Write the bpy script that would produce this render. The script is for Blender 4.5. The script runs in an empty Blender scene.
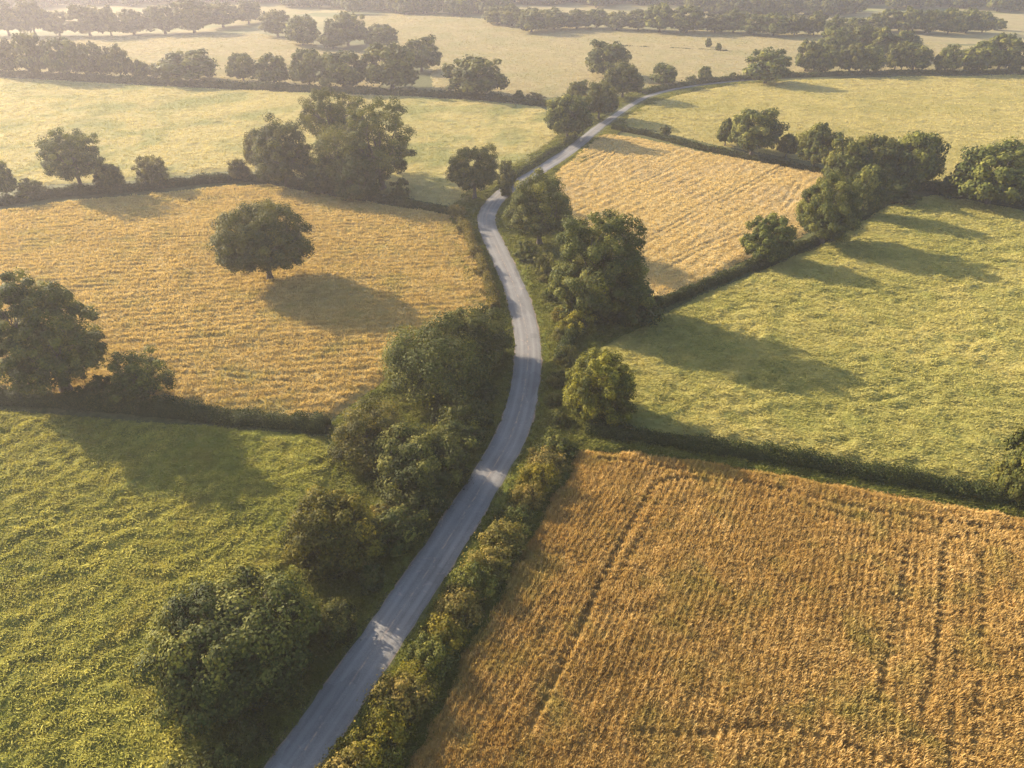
import bpy, math, random
import numpy as np
PI = math.pi
C = bpy.context.scene.collection
sc = bpy.context.scene

# ------------------------------------------------------------------ camera maths (where things of the place stand)
CAM_H = 60.0
FPX = 690.0
PITCH = math.radians(33.9)
CP, SP = math.cos(PITCH), math.sin(PITCH)

def _hash(ix, iy, s):
    h = (ix.astype(np.int64) * 374761393 + iy.astype(np.int64) * 668265263 + s * 974634777) & 0xffffffff
    h = ((h ^ (h >> 13)) * 1274126177) & 0xffffffff
    return ((h ^ (h >> 16)) & 0xffffff) / float(0xffffff)

def vnoise(x, y, s=0):
    x = np.asarray(x, float); y = np.asarray(y, float)
    ix = np.floor(x); iy = np.floor(y); fx = x - ix; fy = y - iy
    fx = fx * fx * (3 - 2 * fx); fy = fy * fy * (3 - 2 * fy)
    ix = ix.astype(np.int64); iy = iy.astype(np.int64)
    a = _hash(ix, iy, s); b = _hash(ix + 1, iy, s); c = _hash(ix, iy + 1, s); d = _hash(ix + 1, iy + 1, s)
    return (a * (1 - fx) + b * fx) * (1 - fy) + (c * (1 - fx) + d * fx) * fy

def fbm(x, y, s=0, o=3):
    t = 0; a = .5; n = 0
    for k in range(o):
        t = t + a * vnoise(x * 2 ** k + 17.3 * k, y * 2 ** k - 9.1 * k, s + k); n += a; a *= .5
    return t / n

def T(x, y):                       # gentle swell of the land
    x = np.asarray(x, float); y = np.asarray(y, float)
    r = np.sqrt(x * x + y * y)
    f = np.clip((900 - r) / 300, 0, 1)
    return f * (0.7 * np.sin(x / 47 + 0.6) * np.cos(y / 61 + 1.1) + 0.5 * np.sin((x + y) / 83) +
                0.5 * np.sin(y / 38.0 + x / 120.0))

def ground(u, v):
    """pixel of the photo -> point on the land"""
    cx = (u - 512) / FPX; cy = -(v - 384) / FPX
    d = (cx, CP + cy * SP, -SP + cy * CP)
    z = 0.0
    for _ in range(12):
        t = (z - CAM_H) / d[2]
        X, Y = d[0] * t, d[1] * t
        z = float(T(X, Y))
    return X, Y

def proj(p):
    p = np.asarray(p, float)
    x = p[..., 0]; y = p[..., 1]; z = p[..., 2] - CAM_H
    dz = y * CP - z * SP
    up = y * SP + z * CP
    return 512 + FPX * x / dz, 384 - FPX * up / dz

def G(pts):
    return [ground(*p) for p in pts]

def sstep(a, b, x):
    t = np.clip((x - a) / (b - a), 0, 1)
    return t * t * (3 - 2 * t)

# ------------------------------------------------------------------ mesh building
class MB:
    def __init__(s):
        s.v = []; s.f = []; s.a = {}; s.n = 0; s.mi = []
    def add(s, verts, faces, mi=0, tint=None):
        verts = np.asarray(verts, np.float32).reshape(-1, 3); faces = np.asarray(faces, np.int64)
        s.v.append(verts); s.f.append(faces + s.n); s.n += len(verts)
        s.mi.append(np.full(len(faces), mi, np.int32))
        if tint is None: tint = np.full(len(faces), .5)
        s.a.setdefault('tint', []).append(np.broadcast_to(np.asarray(tint, np.float32), (len(faces),)).copy())
    def build(s, name, mats, parent=None, smooth=False):
        me = bpy.data.meshes.new(name)
        v = np.concatenate(s.v); nf = sum(len(f) for f in s.f)
        loops = np.concatenate([f.ravel() for f in s.f]).astype(np.int32)
        tot = np.concatenate([np.full(len(f), f.shape[1], np.int32) for f in s.f])
        st = np.concatenate([[0], np.cumsum(tot)[:-1]]).astype(np.int32)
        me.vertices.add(len(v)); me.vertices.foreach_set('co', v.ravel())
        me.loops.add(len(loops)); me.loops.foreach_set('vertex_index', loops)
        me.polygons.add(nf); me.polygons.foreach_set('loop_start', st); me.polygons.foreach_set('loop_total', tot)
        if not isinstance(mats, (list, tuple)): mats = [mats]
        for m in mats: me.materials.append(m)
        me.polygons.foreach_set('material_index', np.concatenate(s.mi))
        if smooth: me.polygons.foreach_set('use_smooth', np.ones(nf, bool))
        for k, l in s.a.items():
            at = me.attributes.new(k, 'FLOAT', 'FACE'); at.data.foreach_set('value', np.concatenate(l))
        me.update(calc_edges=True); 
        o = bpy.data.objects.new(name, me); C.objects.link(o)
        if parent is not None: o.parent = parent
        return o

def tube(path, radii, n=6):
    """tapered tube along a polyline: verts, quads"""
    P = np.asarray(path, float); R = np.asarray(radii, float)
    t = np.gradient(P, axis=0); t /= np.linalg.norm(t, axis=1, keepdims=True) + 1e-9
    ref = np.array([0.31, 0.95, 0.05]); ref = ref if abs(t[0] @ ref) < .9 * np.linalg.norm(ref) else np.array([1., 0, 0])
    a = np.cross(t, ref); a /= np.linalg.norm(a, axis=1, keepdims=True) + 1e-9
    b = np.cross(t, a)
    ang = np.arange(n) * 2 * PI / n
    V = P[:, None] + R[:, None, None] * (np.cos(ang)[None, :, None] * a[:, None] + np.sin(ang)[None, :, None] * b[:, None])
    m = len(P); F = []
    for i in range(m - 1):
        for k in range(n):
            F.append((i * n + k, i * n + (k + 1) % n, (i + 1) * n + (k + 1) % n, (i + 1) * n + k))
    return V.reshape(-1, 3), np.array(F)

# ------------------------------------------------------------------ materials
def mat(name):
    m = bpy.data.materials.new(name); m.use_nodes = True
    nt = m.node_tree; nt.nodes.clear()
    return m, nt, nt.nodes, nt.links

def N(nodes, typ, **kw):
    n = nodes.new(typ)
    for k, v in kw.items():
        if k in n.inputs.keys(): n.inputs[k].default_value = v
        else: setattr(n, k, v)
    return n

def ramp(nodes, links, fac, stops):
    r = nodes.new('ShaderNodeValToRGB'); e = r.color_ramp.elements
    while len(e) < len(stops): e.new(.5)
    for q, (p, c) in zip(e, stops):
        q.position = p; q.color = (*c, 1)
    links.new(fac, r.inputs[0]); return r.outputs[0]

def noise(nodes, links, vec, scale, detail=3, rough=.5, dist=0.0):
    n = nodes.new('ShaderNodeTexNoise'); n.inputs['Scale'].default_value = scale
    n.inputs['Detail'].default_value = detail; n.inputs['Roughness'].default_value = rough
    n.inputs['Distortion'].default_value = dist
    links.new(vec, n.inputs['Vector']); return n.outputs[0]

def mixc(nodes, links, fac, a, b, typ='MIX'):
    m = nodes.new('ShaderNodeMix'); m.data_type = 'RGBA'; m.blend_type = typ
    for sock, val in ((m.inputs[0], fac), (m.inputs[6], a), (m.inputs[7], b)):
        if isinstance(val, (int, float)): sock.default_value = val
        elif isinstance(val, (tuple, list)): sock.default_value = (*val, 1)
        else: links.new(val, sock)
    return m.outputs[2]

def mth(nodes, links, op, a, b=0.0, clamp=False):
    m = nodes.new('ShaderNodeMath'); m.operation = op; m.use_clamp = clamp
    for k, val in ((0, a), (1, b)):
        if isinstance(val, (int, float)): m.inputs[k].default_value = val
        else: links.new(val, m.inputs[k])
    return m.outputs[0]

def plant_shader(nt, nodes, links, col, trans=.35, tcol=None, rough=.7, spec=.12):
    """leafy surface: principled + some light coming through"""
    p = nodes.new('ShaderNodeBsdfPrincipled'); p.inputs['Roughness'].default_value = rough
    p.inputs['Specular IOR Level'].default_value = spec
    links.new(col, p.inputs['Base Color'])
    tr = nodes.new('ShaderNodeBsdfTranslucent')
    tc = mixc(nodes, links, 1.0, col, tcol or (1.5, 1.4, .5), 'MULTIPLY')
    links.new(tc, tr.inputs['Color'])
    mx = nodes.new('ShaderNodeMixShader'); mx.inputs[0].default_value = trans
    links.new(p.outputs[0], mx.inputs[1]); links.new(tr.outputs[0], mx.inputs[2])
    o = nodes.new('ShaderNodeOutputMaterial'); links.new(mx.outputs[0], o.inputs[0])
    return p

def leaf_mat(name, dark, mid, light, trans=.35, tcol=(1.5, 1.4, .4)):
    m, nt, nodes, links = mat(name)
    at = N(nodes, 'ShaderNodeAttribute', attribute_name='tint')
    oi = nodes.new('ShaderNodeObjectInfo')
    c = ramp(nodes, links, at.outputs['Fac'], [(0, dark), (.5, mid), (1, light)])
    # every tree its own hue
    hs = nodes.new('ShaderNodeHueSaturation')
    h = mth(nodes, links, 'MULTIPLY_ADD', oi.outputs['Random'], .018); hs.inputs['Hue'].default_value = .5
    nodes[-1].inputs[2].default_value = .49
    links.new(h, hs.inputs['Hue'])
    v = mth(nodes, links, 'MULTIPLY', oi.outputs['Random'], .26); v2 = mth(nodes, links, 'ADD', v, .84)
    links.new(v2, hs.inputs['Value']); links.new(c, hs.inputs['Color'])
    plant_shader(nt, nodes, links, hs.outputs[0], trans, tcol)
    return m

def crop_mat(name, cols, big=(.02, 6), trans=.3, tcol=(1.2, 1.12, .75), stretch=(1, 1, 1), rot=0.0, patch=None, green=None, haze_bump=.0, vary=.5):
    """cols: dark, mid, light of the crop; patch: a second colour in broad drifts"""
    m, nt, nodes, links = mat(name)
    g = nodes.new('ShaderNodeNewGeometry')
    mp = nodes.new('ShaderNodeMapping'); mp.inputs['Rotation'].default_value = (0, 0, rot); mp.inputs['Scale'].default_value = stretch
    links.new(g.outputs['Position'], mp.inputs[0])
    at = N(nodes, 'ShaderNodeAttribute', attribute_name='tint')
    n1 = noise(nodes, links, mp.outputs[0], .55, 4, .6)
    f = mth(nodes, links, 'MULTIPLY', at.outputs['Fac'], 1 - vary)
    f2 = mth(nodes, links, 'MULTIPLY', n1, vary)
    f3 = mth(nodes, links, 'ADD', f, f2)
    c = ramp(nodes, links, f3, [(.2, cols[0]), (.5, cols[1]), (.8, cols[2])])
    n2 = noise(nodes, links, mp.outputs[0], .045, 4, .6, .6)
    k = ramp(nodes, links, n2, [(.46, (0, 0, 0)), (.62, (1, 1, 1))])
    if patch: c = mixc(nodes, links, k, c, patch)
    if green:
        n3 = noise(nodes, links, mp.outputs[0], .16, 3, .6, .4)
        k3 = ramp(nodes, links, n3, [(.52, (0, 0, 0)), (.72, (.8, .8, .8))])
        c = mixc(nodes, links, k3, c, green)
    p = plant_shader(nt, nodes, links, c, trans, tcol, .8, .05)
    if haze_bump:
        nb = noise(nodes, links, mp.outputs[0], .9, 5, .65)
        b = nodes.new('ShaderNodeBump'); b.inputs['Strength'].default_value = 1.0; b.inputs['Distance'].default_value = haze_bump
        links.new(nb, b.inputs['Height']); links.new(b.outputs[0], p.inputs['Normal'])
    return m

M = {}
M['leaf'] = leaf_mat('oak_leaf', (.016, .024, .005), (.068, .080, .016), (.205, .19, .034), .22)
M['leaf_olive'] = leaf_mat('olive_leaf', (.016, .022, .005), (.085, .085, .013), (.25, .215, .026), .28)
M['leaf_dark'] = leaf_mat('dark_leaf', (.010, .016, .004), (.048, .058, .010), (.20, .185, .035), .18)
M['leaf_gold'] = leaf_mat('golden_leaf', (.03, .038, .006), (.145, .135, .014), (.33, .275, .03), .3)
M['leaf_pale'] = leaf_mat('willow_leaf', (.03, .034, .010), (.095, .095, .026), (.23, .20, .055), .35)
M['leaf_rust'] = leaf_mat('rusty_leaf', (.03, .034, .008), (.13, .11, .022), (.34, .24, .06), .25)
M['leaf_hedge'] = leaf_mat('hedge_leaf', (.02, .03, .008), (.045, .058, .014), (.11, .105, .024), .18)
M['verge'] = crop_mat('verge_grass_blades', ((.055, .07, .015), (.14, .15, .03), (.29, .27, .07)), green=(.085, .11, .022))

def bark():
    m, nt, nodes, links = mat('bark')
    g = nodes.new('ShaderNodeNewGeometry')
    n = noise(nodes, links, g.outputs['Position'], 4, 5, .6)
    c = ramp(nodes, links, n, [(.3, (.035, .027, .018)), (.7, (.11, .085, .06))])
    p = nodes.new('ShaderNodeBsdfPrincipled'); p.inputs['Roughness'].default_value = .9; links.new(c, p.inputs['Base Color'])
    b = nodes.new('ShaderNodeBump'); b.inputs['Distance'].default_value = .05; links.new(n, b.inputs['Height']); links.new(b.outputs[0], p.inputs['Normal'])
    o = nodes.new('ShaderNodeOutputMaterial'); links.new(p.outputs[0], o.inputs[0]); return m
M['bark'] = bark()

def ground_mat():
    m, nt, nodes, links = mat('rough_grass_ground')
    g = nodes.new('ShaderNodeNewGeometry')
    n1 = noise(nodes, links, g.outputs['Position'], 1.1, 6, .65)
    n2 = noise(nodes, links, g.outputs['Position'], .012, 4, .6)
    a = ramp(nodes, links, n1, [(.3, (.035, .042, .012)), (.55, (.08, .085, .026)), (.75, (.14, .12, .045))])
    b = ramp(nodes, links, n2, [(.42, (.10, .11, .035)), (.5, (.26, .21, .09)), (.6, (.14, .15, .05))])
    # open land far off: broad patchwork, near land: rough grass
    d = nodes.new('ShaderNodeVectorMath'); d.operation = 'LENGTH'; links.new(g.outputs['Position'], d.inputs[0])
    k = mth(nodes, links, 'MULTIPLY_ADD', d.outputs['Value'], 1 / 250.); nodes[-1].inputs[2].default_value = -1.6; nodes[-1].use_clamp = True
    c = mixc(nodes, links, k, a, b)
    p = nodes.new('ShaderNodeBsdfPrincipled'); p.inputs['Roughness'].default_value = .9; p.inputs['Specular IOR Level'].default_value = .15
    links.new(c, p.inputs['Base Color'])
    bm = nodes.new('ShaderNodeBump'); bm.inputs['Distance'].default_value = .3; links.new(n1, bm.inputs['Height']); links.new(bm.outputs[0], p.inputs['Normal'])
    o = nodes.new('ShaderNodeOutputMaterial'); links.new(p.outputs[0], o.inputs[0]); return m

def road_mat():
    m, nt, nodes, links = mat('worn_asphalt')
    uv = nodes.new('ShaderNodeUVMap'); uv.uv_map = 'road'
    sx = nodes.new('ShaderNodeSeparateXYZ'); links.new(uv.outputs[0], sx.inputs[0])
    across, along = sx.outputs[0], sx.outputs[1]          # metres from the centre, metres along
    g = nodes.new('ShaderNodeNewGeometry')
    # streaks that run with the road
    cb = nodes.new('ShaderNodeCombineXYZ')
    links.new(mth(nodes, links, 'MULTIPLY', across, 1.9), cb.inputs[0]); links.new(mth(nodes, links, 'MULTIPLY', along, .05), cb.inputs[1])
    st = noise(nodes, links, cb.outputs[0], 1.0, 5, .6)
    fine = noise(nodes, links, g.outputs['Position'], 9, 6, .7)
    blot = noise(nodes, links, g.outputs['Position'], .28, 5, .65, .3)
    f = mth(nodes, links, 'ADD', mth(nodes, links, 'MULTIPLY', st, .55), mth(nodes, links, 'MULTIPLY', blot, .45))
    base = ramp(nodes, links, f, [(.34, (.105, .102, .095)), (.5, (.145, .141, .132)), (.66, (.19, .185, .172))])
    grit = ramp(nodes, links, fine, [(.3, (.75, .75, .75)), (.7, (1.25, 1.25, 1.25))])
    base = mixc(nodes, links, 1.0, base, grit, 'MULTIPLY')
    ab = mth(nodes, links, 'ABSOLUTE', across)
    # polished wheel tracks at 0.95 m either side
    w = mth(nodes, links, 'ABSOLUTE', mth(nodes, links, 'SUBTRACT', ab, 1.0))
    wk = ramp(nodes, links, w, [(0, (1, 1, 1)), (.42, (0, 0, 0))])
    base = mixc(nodes, links, mth(nodes, links, 'MULTIPLY', wk, .45), base, (.225, .218, .205))
    # faded broken seam in the middle
    wob = mth(nodes, links, 'MULTIPLY', mth(nodes, links, 'SUBTRACT', noise(nodes, links, g.outputs['Position'], .5, 2), .5), .35)
    cl = mth(nodes, links, 'ABSOLUTE', mth(nodes, links, 'ADD', across, wob))
    ck = ramp(nodes, links, cl, [(.03, (1, 1, 1)), (.13, (0, 0, 0))])
    brk = ramp(nodes, links, noise(nodes, links, g.outputs['Position'], .9, 4, .7), [(.45, (0, 0, 0)), (.6, (1, 1, 1))])
    base = mixc(nodes, links, mth(nodes, links, 'MULTIPLY', mth(nodes, links, 'MULTIPLY', ck, brk), .65), base, (.34, .24, .17))
    # dust and pale scuffs drifting over the surface
    du = noise(nodes, links, g.outputs['Position'], .75, 6, .75, 1.2)
    dk = ramp(nodes, links, du, [(.6, (0, 0, 0)), (.68, (1, 1, 1))])
    base = mixc(nodes, links, mth(nodes, links, 'MULTIPLY', dk, .4), base, (.42, .30, .24))
    # gritty brown edges
    e = mth(nodes, links, 'ADD', ab, mth(nodes, links, 'MULTIPLY', noise(nodes, links, g.outputs['Position'], 1.4, 5, .7), .55))
    ek = ramp(nodes, links, mth(nodes, links, 'MULTIPLY', e, .3), [(.70, (0, 0, 0)), (.79, (1, 1, 1))])
    base = mixc(nodes, links, ek, base, (.25, .17, .11))
    # old repairs: darker squarish patches
    vo = nodes.new('ShaderNodeTexVoronoi'); vo.inputs['Scale'].default_value = 1.0; vo.distance = 'CHEBYCHEV'
    cv = nodes.new('ShaderNodeCombineXYZ'); links.new(mth(nodes, links, 'MULTIPLY', across, .55), cv.inputs[0]); links.new(mth(nodes, links, 'MULTIPLY', along, .16), cv.inputs[1])
    links.new(cv.outputs[0], vo.inputs['Vector'])
    sp = nodes.new('ShaderNodeSeparateColor'); links.new(vo.outputs['Color'], sp.inputs[0])
    pk = ramp(nodes, links, sp.outputs[0], [(.80, (0, 0, 0)), (.81, (1, 1, 1))])
    base = mixc(nodes, links, mth(nodes, links, 'MULTIPLY', pk, .3), base, (.07, .07, .068))
    p = nodes.new('ShaderNodeBsdfPrincipled'); p.inputs['Roughness'].default_value = .75; p.inputs['Specular IOR Level'].default_value = .25
    links.new(base, p.inputs['Base Color'])
    bm = nodes.new('ShaderNodeBump'); bm.inputs['Distance'].default_value = .012; links.new(fine, bm.inputs['Height']); links.new(bm.outputs[0], p.inputs['Normal'])
    o = nodes.new('ShaderNodeOutputMaterial'); links.new(p.outputs[0], o.inputs[0]); return m
M['road'] = road_mat()

ORD = ['first', 'second', 'third', 'fourth', 'fifth', 'sixth', 'seventh', 'eighth', 'ninth', 'tenth', 'eleventh', 'twelfth', 'thirteenth',
       'fourteenth', 'fifteenth', 'sixteenth', 'seventeenth', 'eighteenth', 'nineteenth', 'twentieth', 'twenty-first', 'twenty-second',
       'twenty-third', 'twenty-fourth', 'twenty-fifth', 'twenty-sixth', 'twenty-seventh', 'twenty-eighth', 'twenty-ninth', 'thirtieth']

def tag(o, label=None, cat=None, group=None, kind=None):
    if label: o['label'] = label
    if cat: o['category'] = cat
    if group: o['group'] = group
    if kind: o['kind'] = kind
    return o

# ------------------------------------------------------------------ the land
def build_ground():
    def axis(lo, hi, near_lo, near_hi, step):
        a = list(np.arange(near_lo, near_hi + .1, step)); s = step
        x = near_hi
        while x < hi: s *= 1.25; x += s; a.append(x)
        s = step; x = near_lo
        while x > lo: s *= 1.25; x -= s; a.insert(0, x)
        return np.array(a)
    X = axis(-2600, 2600, -420, 420, 5.0); Y = axis(-400, 3600, -30, 760, 5.0)
    gx, gy = np.meshgrid(X, Y)
    V = np.stack([gx, gy, T(gx, gy)], -1).reshape(-1, 3)
    n, m = len(X), len(Y); i = np.arange(n - 1)[None] + n * np.arange(m - 1)[:, None]; i = i.ravel()
    F = np.stack([i, i + 1, i + n + 1, i + n], -1)
    b = MB(); b.add(V, F)
    o = b.build('ground', ground_mat(), smooth=True); tag(o, 'rough grassy farmland under the fields and hedges', kind='structure')
build_ground()

# ------------------------------------------------------------------ road
ROADPX = [(214, 870), (253, 820), (294, 768), (333, 709), (388, 630), (435, 560), (486, 480), (514, 430), (526, 380), (527.5, 340), (518, 297), (504, 263),
          (493, 240), (486, 222), (490, 207), (503, 193), (522, 181), (549, 164.5), (574, 147.5), (590, 134.5), (601, 125.5), (615, 116), (632, 104.5), (650, 95.5), (680, 88), (720, 82.5), (770, 78)]
def catmull(P, step=1.5):
    P = np.asarray(P, float); P = np.vstack([2 * P[0] - P[1], P, 2 * P[-1] - P[-2]])
    out = []
    for i in range(1, len(P) - 2):
        n = max(2, int(np.linalg.norm(P[i + 1] - P[i]) / step))
        t = (np.arange(n) / n)[:, None]
        a, b, c, d = P[i - 1], P[i], P[i + 1], P[i + 2]
        out.append(.5 * ((2 * b) + (-a + c) * t + (2 * a - 5 * b + 4 * c - d) * t ** 2 + (-a + 3 * b - 3 * c + d) * t ** 3))
    out.append(P[-2][None]); return np.vstack(out)
ROAD = catmull(G(ROADPX))
for _ in range(6):                       # ease the small kinks of tracing
    ROAD[1:-1] = (ROAD[:-2] + 2 * ROAD[1:-1] + ROAD[2:]) / 4
RW = 2.35                                # half width
def road_dist(x, y):
    x = np.asarray(x, float).ravel(); y = np.asarray(y, float).ravel()
    out = np.full(len(x), 1e9)
    R = ROAD[::2]
    for k in range(0, len(x), 20000):
        d = (x[k:k + 20000, None] - R[None, :, 0]) ** 2 + (y[k:k + 20000, None] - R[None, :, 1]) ** 2
        out[k:k + 20000] = np.sqrt(d.min(1))
    return out
def build_road():
    t = np.gradient(ROAD, axis=0); t /= np.linalg.norm(t, axis=1, keepdims=True)
    nrm = np.stack([t[:, 1], -t[:, 0]], -1)
    al = np.concatenate([[0], np.cumsum(np.linalg.norm(np.diff(ROAD, axis=0), axis=1))])
    acr = np.linspace(-1, 1, 13)
    L = []
    for i in range(len(ROAD)):
        w = RW - 1.15 * float(sstep(205, 290, ROAD[i][1])) + .12 * (vnoise(al[i] * .35, 3, 5) - .5) * 2
        for k, a in enumerate(acr):
            ww = w + (.42 * (vnoise(al[i] * .9, 7 if a > 0 else 31, 9) - .5) if abs(a) > .99 else 0)
            p = ROAD[i] + nrm[i] * a * ww
            L.append((p[0], p[1], float(T(p[0], p[1])) + .10 - .05 * a * a - (.07 if abs(a) > .99 else 0), a * ww, al[i]))
    L = np.array(L); n = 13; m = len(ROAD)
    i = (np.arange(n - 1)[None] + n * np.arange(m - 1)[:, None]).ravel()
    F = np.stack([i, i + 1, i + n + 1, i + n], -1)
    b = MB(); b.add(L[:, :3], F)
    o = b.build('road', M['road'], smooth=True); tag(o, 'narrow grey country lane winding between the fields', kind='structure')
    uv = o.data.uv_layers.new(name='road'); uv.data.foreach_set('uv', L[F.ravel(), 3:5].astype(np.float32).ravel())
build_road()

# ------------------------------------------------------------------ fields
def poly_dist(P, x, y):
    """signed distance, positive inside"""
    P = np.asarray(P, float); x = np.asarray(x, float); y = np.asarray(y, float)
    ins = np.zeros(x.shape, bool); d = np.full(x.shape, 1e9)
    for i in range(len(P)):
        a, b = P[i], P[(i + 1) % len(P)]
        c = ((a[1] > y) != (b[1] > y)) & (x < (b[0] - a[0]) * (y - a[1]) / (b[1] - a[1] + 1e-12) + a[0])
        ins ^= c
        ab = b - a; L = ab @ ab + 1e-9
        t = np.clip(((x - a[0]) * ab[0] + (y - a[1]) * ab[1]) / L, 0, 1)
        d = np.minimum(d, np.hypot(x - a[0] - t * ab[0], y - a[1] - t * ab[1]))
    return np.where(ins, d, -d)

def blades(x, y, z, h, w, lean, rng, n_per=2, wind=(.5, -.3), flat=0.0):
    """tufts: each n_per curved two-piece blades. returns verts, faces, per-face tuft index"""
    n = len(x); k = n * n_per
    X = np.repeat(x, n_per); Y = np.repeat(y, n_per); Z = np.repeat(z, n_per); Hh = np.repeat(h, n_per) * rng.uniform(.7, 1.2, k); W = np.repeat(w, n_per) * rng.uniform(.7, 1.3, k)
    a = rng.uniform(0, 2 * PI, k)
    X = X + np.cos(a) * W * .8; Y = Y + np.sin(a) * W * .8
    l = Hh * lean * rng.uniform(.3, 1.3, k)
    dx = np.cos(a) * l + wind[0] * Hh * lean; dy = np.sin(a) * l + wind[1] * Hh * lean
    f = rng.uniform(0, PI, k); bx = np.cos(f) * W / 2; by = np.sin(f) * W / 2
    V = np.empty((k, 5, 3))
    V[:, 0] = np.stack([X - bx, Y - by, Z], -1); V[:, 1] = np.stack([X + bx, Y + by, Z], -1)
    mz = Z + Hh * .62
    V[:, 2] = np.stack([X + bx * .8 + dx * .35, Y + by * .8 + dy * .35, mz], -1)
    V[:, 3] = np.stack([X - bx * .8 + dx * .35, Y - by * .8 + dy * .35, mz], -1)
    V[:, 4] = np.stack([X + dx, Y + dy, Z + Hh * (1 - .35 * flat)], -1)
    o = np.arange(k) * 5
    Q = np.stack([o, o + 1, o + 2, o + 3], -1); Tr = np.stack([o + 3, o + 2, o + 4], -1)
    return V.reshape(-1, 3), Q, Tr, np.repeat(np.arange(n), n_per)

def pd(P, x, y, avoid):
    d = poly_dist(P, x, y)
    if avoid is not None:
        r = road_dist(x, y).reshape(np.shape(x)) - RW - avoid
        d = np.minimum(d, r)
    return d

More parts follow.
